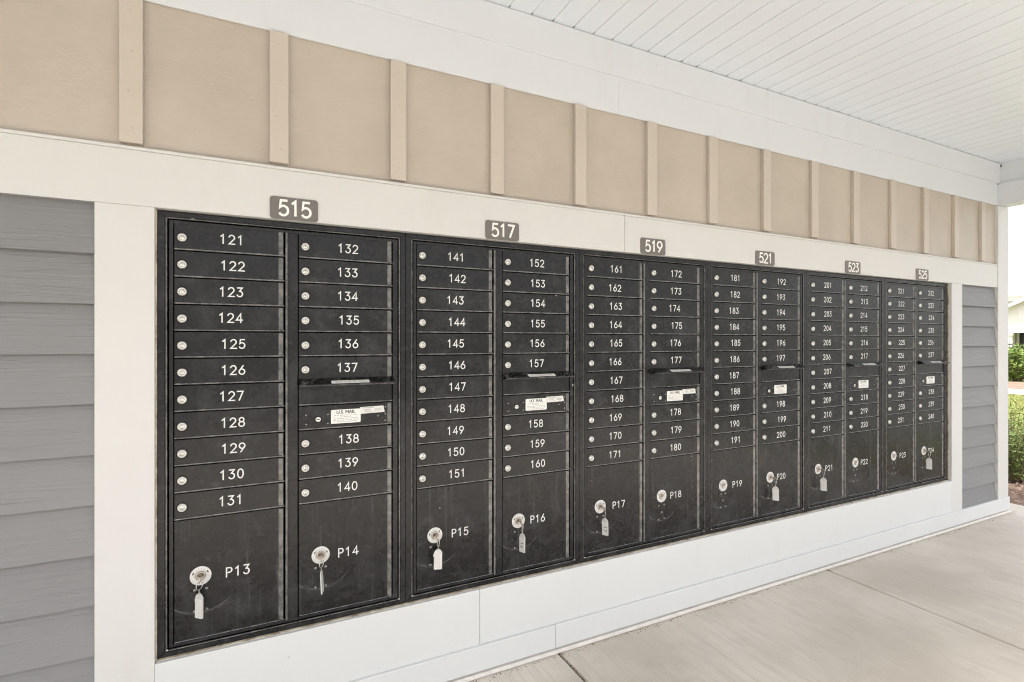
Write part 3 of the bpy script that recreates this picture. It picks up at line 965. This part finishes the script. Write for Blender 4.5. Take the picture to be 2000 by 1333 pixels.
cab_words = ['leftmost and nearest, under the 515 sign', 'under the 517 sign', 'under the 519 sign', 'under the 521 sign', 'under the 523 sign', 'rightmost and farthest, under the 525 sign']
PLZ = -0.779
PLX = 0.0740
keyed = {13, 14, 15, 16, 17, 20, 21, 24}
lock_pos = {}
for k in range(6):
    X = CW * k
    n0 = 121 + 20 * k
    org = Vector((X, 0, CB))
    cab = empty('mailbox_cabinet', org, 'black recessed mailbox cabinet with boxes %d to %d, %s' % (n0, n0 + 19, cab_words[k]), 'mailbox unit', 'mailbox cabinets set side by side in the wall')
    put('trim_frame', shared('trim', trim_mesh), cab)
    put('inner_frame', shared('body', body_mesh), cab)
    put('mullion', shared('mullion', mullion_mesh), cab)
    ez = EYE - CB                                   # eye height in cabinet coordinates
    def tenant(col, row, num):
        x0, x1 = COLX[col]
        r_ = rib[row]
        top = ROWTOP if row == 0 else rib[row - 1] - 0.0057
        lo = r_ - 0.0020
        lz = r_ + 0.038
        first = row == 0
        d = put('mailbox_door', shared(('door', col, first), lambda: door_mesh(x1 - x0, lo - lz, top - lz, LKX, 'door', 'mailbox_door')), cab, (x0 + LKX, YD, ez + lz))
        d['label'] = 'mailbox door numbered %d' % num
        lk = put('lock', shared('lock', lock_mesh), d)
        lk.rotation_euler = (0, R(rnd.gauss(0, 7)), 0)
        mb = MB()
        jx, jz = rnd.gauss(0, 0.0035), rnd.gauss(0, 0.0006)
        letters(mb, str(num), 0.0298, 0.0260, 0.0042, (x1 - x0) / 2 - LKX + 0.002 + jx, r_ + 0.0425 - lz + jz, -0.0006)
        put('number', fin(mb, 'number', ['ink']), d)
    num = n0
    for row in range(11):
        tenant(0, row, num)
        num += 1
    for row in list(range(6)) + [8, 9, 10]:
        tenant(1, row, num)
        num += 1
    # outgoing slot panel
    x0, x1 = COLX[1]
    lo, hi = rib[6] - 0.0020, rib[5] - 0.0057
    slot = put('outgoing_slot', shared('slot', lambda: door_mesh(x1 - x0, lo - rib[6], hi - rib[6], 0.0, 'frame', 'outgoing_slot', strip=False)), cab, (x0, YD, ez + rib[6]))
    hd = put('hood', shared('hood', lambda: flap_mesh(-0.001, x1 - x0 + 0.004)), slot, (0, -YD, rib[5] - rib[6]))
    put('slot_label', shared('slotlabel', lambda: flap_label(0.108, 0.242)), slot, (0, -YD, rib[5] - rib[6]))
    # carrier's lock panel
    lo2, hi2 = rib[7] - 0.0020, rib[6] - 0.0057
    mp_ = put('carrier_panel', shared('carrier', lambda: door_mesh(x1 - x0, lo2 - rib[7], hi2 - rib[7], 0.0, 'frame', 'carrier_panel')), cab, (x0, YD, ez + rib[7]))
    pz = lambda z: z - rib[7]
    put('master_lock', shared('mlock', master_lock), mp_, (0.0655, -0.0002, pz(-0.285)))
    for rx, rz in ((0.0248, -0.2675), (0.0248, -0.3007), (0.0985, -0.2686), (0.0985, -0.3015), (0.2796, -0.2856), (0.3080, -0.2526), (0.3080, -0.2785), (0.3080, -0.3045)):
        put('rivet', shared('rivet', rivet_mesh), mp_, (rx, -0.0002, pz(rz)))
    put('mail_label', shared('mlabel', mail_label), mp_, (0.1625, -0.0002, pz(-0.279)))
    if k < 3:
        st = put('notice_sticker', shared('notice', notice), mp_, (0.2595, -0.0005, pz(-0.2605)))
        st.rotation_euler = (0, R(-0.6 + 0.5 * k), 0)
    # parcel doors
    for col in (0, 1):
        pn = 13 + 2 * k + col
        x0, x1 = COLX[col]
        hi, lo = rib[10] - 0.0057, -0.9850
        d = put('parcel_door', shared(('parcel', col), lambda: door_mesh(x1 - x0, lo - PLZ, hi - PLZ, PLX, 'parcel', 'parcel_door', 0.0030)), cab, (x0 + PLX, YD, ez + PLZ))
        d['label'] = 'large parcel door marked P%d' % pn
        pl = put('lock_plate', shared('plate', plate_mesh), d, (0, -0.0002, 0))
        pl.rotation_euler = (0, R(rnd.gauss(0, 3)), 0)
        put('lock_core', shared('core', core_mesh), d, (0, -0.0003, 0))
        for sx, sz in ((-0.0170, -0.0460), (0.0172, -0.0455), (-0.0175, -0.1160), (0.0175, -0.1150)):
            put('screw', shared('screw', lambda: rivet_mesh(0.0060)), d, (sx, -0.0002, sz))
        if pn not in keyed:
            put('plunger', shared('plunger', plunger_mesh), d, (0, -0.0002, -0.082))
        mb = MB()
        letters(mb, 'P%d' % pn, 0.0305, 0.0264, 0.0042, (0.182 if col == 0 else 0.169) - PLX + rnd.gauss(0, 0.001), -0.0045, -0.0006)
        put('number', fin(mb, 'number', ['ink']), d)
        lock_pos[pn] = Vector((X + x0 + PLX, YD, EYE + PLZ))

# ------------------------------------------------------------------ keys with tags left in the parcel locks
def key_mesh():
    mb = MB()
    mb.box(-0.0010, 0.0010, -0.0200, -0.0060, -0.0042, 0.0042, 0.0004, 0)       # blade going into the core
    pts = []
    for i in range(22):
        a = 2 * math.pi * i / 22
        pts.append((-0.0285 + 0.0115 * math.cos(a), -0.002 + 0.0125 * math.sin(a)))
    for x in (-0.0012, 0.0012):
        pass
    A = [mb.bm.verts.new((-0.0012, y, z)) for y, z in pts]
    B = [mb.bm.verts.new((0.0012, y, z)) for y, z in pts]
    hA = [mb.bm.verts.new((-0.0012, -0.0310 + 0.003 * math.cos(2 * math.pi * i / 22), -0.0085 + 0.003 * math.sin(2 * math.pi * i / 22))) for i in range(22)]
    hB = [mb.bm.verts.new((0.0012, -0.0310 + 0.003 * math.cos(2 * math.pi * i / 22), -0.0085 + 0.003 * math.sin(2 * math.pi * i / 22))) for i in range(22)]
    for i in range(22):
        j = (i + 1) % 22
        mb.bm.faces.new((A[i], A[j], B[j], B[i]))
        mb.bm.faces.new((hA[i], hB[i], hB[j], hA[j]))
        mb.bm.faces.new((A[i], hA[i], hA[j], A[j]))
        mb.bm.faces.new((B[i], B[j], hB[j], hB[i]))
    return fin(mb, 'key', ['core'])
def ring_mesh():
    mb = MB()
    for o_ in (0, 0.0011):
        mb.tube([(o_ + 0.0126 * math.cos(t) * 0.35, 0.0126 * math.cos(t), 0.0126 * math.sin(t)) for t in [2 * math.pi * i / 26 for i in range(26)]], 0.0007, 6, closed=True)
    # short chain down to the tag
    for i in range(3):
        zc = -0.0150 - 0.0046 * i
        sw = i % 2
        mb.tube([((0.0022 * math.cos(t)) * (1 - sw), (0.0022 * math.cos(t)) * sw, zc + 0.0033 * math.sin(t)) for t in [2 * math.pi * j / 12 for j in range(12)]], 0.0006, 5, closed=True)
    return fin(mb, 'key_ring', ['steel'])
def tag_mesh():
    mb = MB()
    wd, L = 0.0325, 0.0760
    out = [(-wd / 2, -0.010), (-wd / 2 + 0.006, -0.001), (-0.003, 0.003), (0.003, 0.003), (wd / 2 - 0.006, -0.001), (wd / 2, -0.010), (wd / 2, -L + 0.002), (wd / 2 - 0.002, -L), (-wd / 2 + 0.002, -L), (-wd / 2, -L + 0.002)]
    slab(mb, out, 0.0022, -0.0022, 0, 0.0008)
    mb.lathe([(0.0026, -0.0025), (0.0016, -0.0025)], (0, 0, -0.001), n=12, mat=1)
    mb.box(-wd / 2 - 0.0025, -wd / 2 + 0.0005, -0.0016, 0.0016, -0.026, -0.016, 0.0008, 0)
    return fin(mb, 'tag', ['tag', 'grey'])
def insert_mesh(marks):
    mb = MB()
    for s_ in (-1, 1):
        y = 0.0026 * s_
        q = [(-0.0145, y, -0.074), (0.0145, y, -0.074), (0.0145, y, -0.015), (-0.0145, y, -0.015)]
        mb.face(q if s_ < 0 else list(reversed(q)), 0)
    if marks.isdigit():
        for i, ch in enumerate(marks):                     # written sideways, reading downwards
            for pts, cl in G[ch]:
                q = [((pz - 0.5) * 0.0165 + 0.001, -0.038 - 0.0140 * i - (px - 0.30) * 0.0165) for px, pz in pts]
                mb.ribbon(q, 0.0024, -0.0028, closed=bool(cl), mat=1)
    else:
        for xx in (-0.0085, -0.001, 0.0065):
            z = -0.018
            while z > -0.068:
                d_ = rnd.uniform(0.003, 0.009)
                mb.ribbon([(xx, z), (xx, max(z - d_, -0.071))], 0.0013, -0.0028, mat=2, cap='flat')
                z -= d_ + 0.0025
    return fin(mb, 'tag_insert', ['paper', 'black', 'lightgrey'])
# turn of the tag about its chain, small sway, key turn, writing, label
keys = {13: (-46, 3, -8, '', 'key with scuffed pale plastic tag hanging from the P13 parcel door lock'),
        14: (74, 0, -4, '', 'key with pale plastic tag turned edge on below the P14 lock'),
        15: (-15, -1, 14, '', 'key with broad white paper tag facing out below the P15 lock'),
        16: (-74, 2, 16, '16', 'key with white tag handwritten 16 below the P16 lock'),
        17: (-70, 3, 24, '17', 'key with white tag handwritten 17 below the P17 lock'),
        20: (-60, 2, 22, '', 'key with pale tag hanging from the P20 lock under the 521 sign'),
        21: (-66, 2, 22, '', 'key with pale tag hanging from the P21 lock under the 523 sign'),
        24: (-72, 1, 20, '', 'key with pale tag hanging from the P24 lock, farthest of the keys')}
for pn, (tw, sw, tn, wr, lab) in keys.items():
    c = lock_pos[pn]
    kx = 0.006 if tn > 5 else 0.0
    root = empty('parcel_key', c, lab, 'key', 'keys with tags left in the parcel door locks')
    ko = put('key', shared('key', key_mesh), root)
    ko.rotation_euler = (0, R(-tn), 0)
    rc = Vector((math.sin(R(tn)) * -0.010 * -1 + kx * 0.3, -0.0310, -0.0200))
    ro = put('key_ring', shared('ring', ring_mesh), root, rc)
    ro.rotation_euler = (0, 0, R(-18))
    to = put('tag', shared('tag', tag_mesh), root, (rc.x, -0.0300, rc.z - 0.0285))
    to.rotation_euler = (R(-3), R(-sw), R(tw))
    put('tag_insert', insert_mesh(wr or 'lines%d' % pn), to)

# ------------------------------------------------------------------ building number signs
sign_x = [0.3266, 1.1318, 1.9460, 2.7515, 3.5610, 4.3590]
sign_t = ['515', '517', '519', '521', '523', '525']
for x, t in zip(sign_x, sign_t):
    c = (x + 0.078, -0.0252, 1.8425)
    root = empty('number_sign', c, 'grey rounded sign reading %s on the white board above the mailboxes' % t, 'sign', 'building number signs over the mailbox cabinets')
    def mk():
        mb = MB()
        slab(mb, rrect(0, 0, 0.156, 0.077, 0.0105), 0.0, -0.0048, 0, 0.0016, 1)
        return fin(mb, 'sign_plate', ['sign', 'signedge'])
    put('sign_plate', shared('signplate', mk), root)
    mb = MB()
    letters(mb, t, 0.0515, 0.0365, 0.0080, 0.002, 0.000, -0.0062, 'flat', 0, 1.0)
    # give the raised figures real thickness
    geo = bmesh.ops.extrude_face_region(mb.bm, geom=mb.bm.faces[:])
    bmesh.ops.translate(mb.bm, verts=[g for g in geo['geom'] if isinstance(g, bmesh.types.BMVert)], vec=(0, 0.0014, 0))
    put('sign_figures', fin(mb, 'sign_figures', ['signwhite']), root)

# ------------------------------------------------------------------ outdoors beyond the end of the wall
path = sheet('path', 19.0, 21.0, -30, 60, -0.090, 'pathc')
tag(path, 'pale concrete path across the lawn', 'path', None, 'structure')
bed = MB()
pts = [(6.05, -1.6), (6.7, -1.7), (7.4, -1.2), (7.8, 0.2), (7.9, 2.0), (7.4, 3.4), (6.05, 3.6)]
bed.face([(x, y, -0.030) for x, y in pts])
for i in range(len(pts)):
    a, b = pts[i], pts[(i + 1) % len(pts)]
    bed.face([(a[0], a[1], -0.030), (b[0], b[1], -0.030), (b[0] + 0.03, b[1], -0.0995), (a[0] + 0.03, a[1], -0.0995)])
chips = 0
for i in range(2600):
    x, y = rnd.uniform(6.06, 7.65), rnd.uniform(-1.3, 3.2)
    L, wd, a = rnd.uniform(0.02, 0.07), rnd.uniform(0.006, 0.016), rnd.uniform(0, 6.28)
    d = Vector((math.cos(a), math.sin(a), rnd.uniform(-0.35, 0.35)))
    q = Vector((-math.sin(a), math.cos(a), rnd.uniform(-0.5, 0.5)))
    o_ = Vector((x, y, -0.018 + rnd.uniform(0, 0.012)))
    bed.face([o_ - d * L / 2 - q * wd / 2, o_ + d * L / 2 - q * wd / 2, o_ + d * L / 2 + q * wd / 2, o_ - d * L / 2 + q * wd / 2], 1 if rnd.random() < 0.5 else 2)
M['chipa'] = plain('bark_chip_brown', (0.13, 0.085, 0.06), 0.95, var=0.5, scale=9)
M['chipb'] = plain('bark_chip_pale', (0.30, 0.235, 0.19), 0.95, var=0.4, scale=9)
bo = bed.build('mulch_bed', ['mulch', 'chipa', 'chipb'], None, (7, 1, -0.03))
tag(bo, 'brown bark mulch spread beside the end of the porch', 'mulch', None, 'stuff')
bed2 = sheet('mulch_strip', 21.05, 24.6, -20, 40, -0.088, 'mulch')
tag(bed2, 'brown mulch strip along the far side of the path', 'mulch', None, 'stuff')

def leafmat(name, c0, c1, c2):
    n = N(name)
    p = n.pos()
    c = n.mix(n.noise(p, 14, 3), c0, c1)
    c = n.mix(n.ramp(n.noise(p, 45, 2), 0.55, 0.7), c, c2)
    n.b.inputs['Transmission Weight'].default_value = 0.0
    return n.done(c, 0.55, 0, None, 0.3)
M['leafa'] = leafmat('shrub_leaf', (0.070, 0.115, 0.028), (0.15, 0.20, 0.055), (0.26, 0.28, 0.10))
M['leafb'] = leafmat('bush_leaf', (0.075, 0.13, 0.025), (0.15, 0.22, 0.045), (0.24, 0.29, 0.08))
M['grass'] = leafmat('grass_blade', (0.17, 0.21, 0.05), (0.27, 0.29, 0.09), (0.40, 0.36, 0.18))
M['twig'] = plain('twig_brown', (0.13, 0.09, 0.06), 0.9, var=0.3)

# lawn blades
verts, faces = [], []
for i in range(46000):
    x = 7.4 + 11.5 * rnd.random() ** 1.3
    # the strip of lawn one can look at from the porch, and some to either side
    y = -1.977 + (x - 0.3) * 0.352 + rnd.uniform(-3.2, 3.4)
    if x < 7.95 and -1.3 < y < 3.5:
        continue
    h, a = rnd.uniform(0.03, 0.085), rnd.uniform(0, 6.28)
    wd = rnd.uniform(0.003, 0.006)
    dx, dy = math.cos(a) * wd, math.sin(a) * wd
    lx, ly = rnd.gauss(0, 0.025), rnd.gauss(0, 0.025)
    b0 = len(verts)
    verts += [(x - dx, y - dy, -0.10), (x + dx, y + dy, -0.10), (x + lx, y + ly, -0.10 + h)]
    faces.append((b0, b0 + 1, b0 + 2))
me = bpy.data.meshes.new('lawn_grass')
me.from_pydata(verts, [], faces)
me.materials.append(M['grass'])
lg = bpy.data.objects.new('lawn_grass', me)
COL.objects.link(lg)
tag(lg, 'short sunlit lawn grass beyond the end of the porch', 'grass', None, 'stuff')

def shrub(name, loc, label, cat, stems, height, spread, leaf, leaf_len, leaf_w, per, mat, droop=0.25, group=None, low=0.1):
    root = empty(name, loc, label, cat, group)
    st, lf = MB(), MB()
    for i in range(stems):
        a = rnd.uniform(0, 6.28)
        rr = spread * math.sqrt(rnd.random())
        h = height * rnd.uniform(0.62, 1.0) * (1 - 0.25 * (rr / spread) ** 2)
        b = Vector((0.12 * rr * math.cos(a), 0.12 * rr * math.sin(a), 0))
        tip = Vector((rr * math.cos(a), rr * math.sin(a), h))
        ctr = Vector((0.25 * rr * math.cos(a), 0.25 * rr * math.sin(a), h * 0.6))
        pts = []
        for k in range(9):
            t = k / 8
            q = b * (1 - t) ** 2 + ctr * 2 * t * (1 - t) + tip * t * t
            q.z -= droop * rr * max(0, t - 0.7)
            pts.append(q)
        st.tube(pts, 0.006 * height + 0.001, 4, r1=0.0012)
        for k in range(per):
            t = rnd.uniform(low, 1.0)
            i0 = min(7, int(t * 8))
            q = pts[i0].lerp(pts[i0 + 1], t * 8 - i0)
            d = Vector((rnd.gauss(0, 1), rnd.gauss(0, 1), rnd.gauss(0.35, 0.6))).normalized()
            sd_ = d.cross(Vector((rnd.gauss(0, 1), rnd.gauss(0, 1), rnd.gauss(0, 1)))).normalized()
            L = leaf_len * rnd.uniform(0.6, 1.25)
            wd = leaf_w * rnd.uniform(0.7, 1.2)
            q = q + d * L * 0.2
            lf.face([q, q + d * L * 0.45 + sd_ * wd / 2, q + d * L, q + d * L * 0.45 - sd_ * wd / 2])
    st.build('stems', ['twig'], root)
    lf.build('foliage', [mat], root)
    return root
shrub('shrub', (7.05, 0.42, -0.03), 'feathery green shrub in the mulch just past the porch corner', 'shrub', 80, 0.86, 0.52, None, 0.080, 0.012, 36, 'leafa')
shrub('young_shrub', (9.0, 1.12, -0.10), 'wispy yellow green shrub growing at the edge of the lawn', 'shrub', 26, 0.75, 0.50, None, 0.07, 0.012, 26, 'leafb')
shrub('round_bush', (25.2, 6.75, -0.10), 'leafy light green bush in front of the black metal fence', 'bush', 60, 1.42, 0.95, None, 0.15, 0.07, 34, 'leafb')
shrub('low_bush', (25.0, 3.9, -0.10), 'low rounded dark green bush in front of the metal fence', 'bush', 50, 1.1, 0.8, None, 0.13, 0.06, 40, 'leafa')

# black metal picket fence
n = N('black_fence_paint')
M['fence'] = n.done((0.014, 0.014, 0.016), 0.45)
FX = 28.0
fr = empty('metal_fence', (FX, 8, -0.1), 'black metal picket fence in front of the white clubhouse', 'fence')
mb = MB()
y = 0.0
for i in range(150):
    yy = -8 + 0.115 * i
    mb.box(FX - 0.009, FX + 0.009, yy - 0.009, yy + 0.009, -0.02, 1.30, 0)
mb.build('picket_panel', ['fence'], fr, (FX, 0, 0), (FX, 8, -0.1))
mb = MB()
for z in (0.08, 1.10, 1.24):
    mb.box(FX - 0.016, FX + 0.016, -8.1, 9.3, z - 0.018, z + 0.018, 0)
mb.build('rail', ['fence'], fr, (FX, 0, 0), (FX, 8, -0.1))
for i in range(8):
    yy = -8.06 + 2.46 * i
    MB().box(FX - 0.035, FX + 0.035, yy - 0.035, yy + 0.035, -0.1, 1.38, 0.006).build('post', ['fence'], fr, (FX, yy, 0), (FX, 8, -0.1))

# white clubhouse with a gabled porch
M['clubwall'] = plain('clubhouse_white_boards', (0.74, 0.73, 0.71), 0.6, var=0.03)
M['clubgrey'] = plain('clubhouse_taupe_boards', (0.40, 0.385, 0.37), 0.6, var=0.05)
M['shingle'] = plain('roof_shingle_grey', (0.30, 0.295, 0.29), 0.85, var=0.2, scale=6, bump=0.3)
M['glass'] = plain('dark_window_glass', (0.03, 0.035, 0.045), 0.08, var=0.2, scale=2)
BX = 33.0
club = empty('clubhouse', (BX, 8, -0.1), 'white clubhouse with a gabled porch and dark glazed doors beyond the fence', 'building')
def cpart(mb, name, mats, parent=club, po=(BX, 8, -0.1)):
    return mb.build(name, mats, parent, (BX, 8, -0.1), po)
mb = MB()
mb.box(BX, BX + 11, -4, 22, -0.1, 3.66, 0)
cw = cpart(mb, 'wall', ['clubgrey'])
mb = MB()
for i in range(52):
    yy = -3.9 + 0.5 * i
    mb.box(BX - 0.03, BX - 0.001, yy - 0.03, yy + 0.03, 0.6, 3.31, 0)
mb.box(BX - 0.04, BX - 0.0012, -4, 22, 3.31, 3.66, 0)
cpart(mb, 'wall_battens', ['clubwall'], cw, (BX, 8, -0.1))
mb = MB()
ez_ = 3.78
for a, b in (((BX - 0.7, ez_), (BX + 5.5, ez_ + 0.55)), ((BX + 5.5, ez_ + 0.55), (BX + 11.7, ez_))):
    mb.face([(a[0], -4.6, a[1]), (b[0], -4.6, b[1]), (b[0], 22.6, b[1]), (a[0], 22.6, a[1])])
    mb.face([(a[0], -4.6, a[1] - 0.12), (b[0], -4.6, b[1] - 0.12), (b[0], 22.6, b[1] - 0.12), (a[0], 22.6, a[1] - 0.12)])
for yy in (-4.6, 22.6):
    mb.face([(BX - 0.7, yy, ez_ - 0.12), (BX + 5.5, yy, ez_ + 0.43), (BX + 11.7, yy, ez_ - 0.12), (BX + 11.7, yy, ez_), (BX + 5.5, yy, ez_ + 0.55), (BX - 0.7, yy, ez_)])
rf = cpart(mb, 'roof', ['shingle'])
mb = MB()
mb.box(BX - 0.74, BX - 0.702, -4.6, 22.6, ez_ - 0.26, ez_ + 0.02, 0)
mb.box(BX - 0.70, BX, -4.6, 22.6, ez_ - 0.18, ez_ - 0.15, 0)
cpart(mb, 'fascia', ['clubwall'], rf, (BX, 8, -0.1))
# gabled porch standing forward of the wall: its ridge runs towards us
PX, PY0, PY1, PE, PA = BX - 2.6, 6.0, 10.4, 2.06, 3.16
PM = (PY0 + PY1) / 2
mb = MB()
for a, b in (((PY0 - 0.35, PE - 0.17), (PM, PA)), ((PM, PA), (PY1 + 0.35, PE - 0.17))):
    t = 0.14
    q = [(a[0], a[1]), (b[0], b[1]), (b[0], b[1] + t), (a[0], a[1] + t)]
    for x in (PX - 0.3, BX - 0.05):
        mb.face([(x, yy, z) for yy, z in q])
    for i in range(4):
        j = (i + 1) % 4
        mb.face([(PX - 0.3, q[i][0], q[i][1]), (PX - 0.3, q[j][0], q[j][1]), (BX - 0.05, q[j][0], q[j][1]), (BX - 0.05, q[i][0], q[i][1])])
cpart(mb, 'porch_roof', ['clubwall'])
mb = MB()
mb.face([(PX, PY0, PE), (PX, PY1, PE), (PX, PM, PA)])
mb.face([(PX + 0.06, PY0, PE), (PX + 0.06, PY1, PE), (PX + 0.06, PM, PA)])
for i in range(11):
    yy = PY0 + 0.4 * (i + 0.5)
    zt = PE + (PA - PE) * (1 - abs(yy - PM) / (PM - PY0))
    mb.box(PX - 0.025, PX - 0.002, yy - 0.025, yy + 0.025, PE, zt, 0)
cpart(mb, 'gable', ['clubwall'])
mb = MB()
mb.box(PX - 0.04, PX + 0.14, PY0, PY1, PE - 0.32, PE - 0.003, 0.01)
cpart(mb, 'porch_beam', ['clubwall'])
for yy in (PY0 + 0.15, PM + 0.65, PY1 - 0.15):
    mb = MB()
    mb.box(PX - 0.02, PX + 0.12, yy - 0.09, yy + 0.09, -0.1, PE - 0.325, 0.01)
    mb.box(PX - 0.06, PX + 0.16, yy - 0.13, yy + 0.13, -0.1, 0.12, 0.01)
    mb.box(PX - 0.06, PX + 0.16, yy - 0.13, yy + 0.13, PE - 0.44, PE - 0.33, 0.01)
    cpart(mb, 'porch_post', ['clubwall'])
for yy in (PY0 + 0.9, PY0 + 2.3, -1.5, 13.0, 16.5):
    mb = MB()
    for q in ((yy - 0.06, yy, -0.1, 2.05), (yy + 1.1, yy + 1.16, -0.1, 2.05), (yy, yy + 1.1, 1.99, 2.049), (yy + 0.52, yy + 0.58, -0.1, 1.99)):
        mb.box(BX - 0.05, BX - 0.002, q[0], q[1], q[2], q[3], 0)
    dr = cpart(mb, 'glazed_door', ['clubwall'])
    mb = MB()
    mb.face([(BX - 0.025, yy, -0.09), (BX - 0.025, yy + 0.52, -0.09), (BX - 0.025, yy + 0.52, 1.99), (BX - 0.025, yy, 1.99)])
    mb.face([(BX - 0.025, yy + 0.58, -0.09), (BX - 0.025, yy + 1.1, -0.09), (BX - 0.025, yy + 1.1, 1.99), (BX - 0.025, yy + 0.58, 1.99)])
    cpart(mb, 'pane', ['glass'], dr, (BX, 8, -0.1))
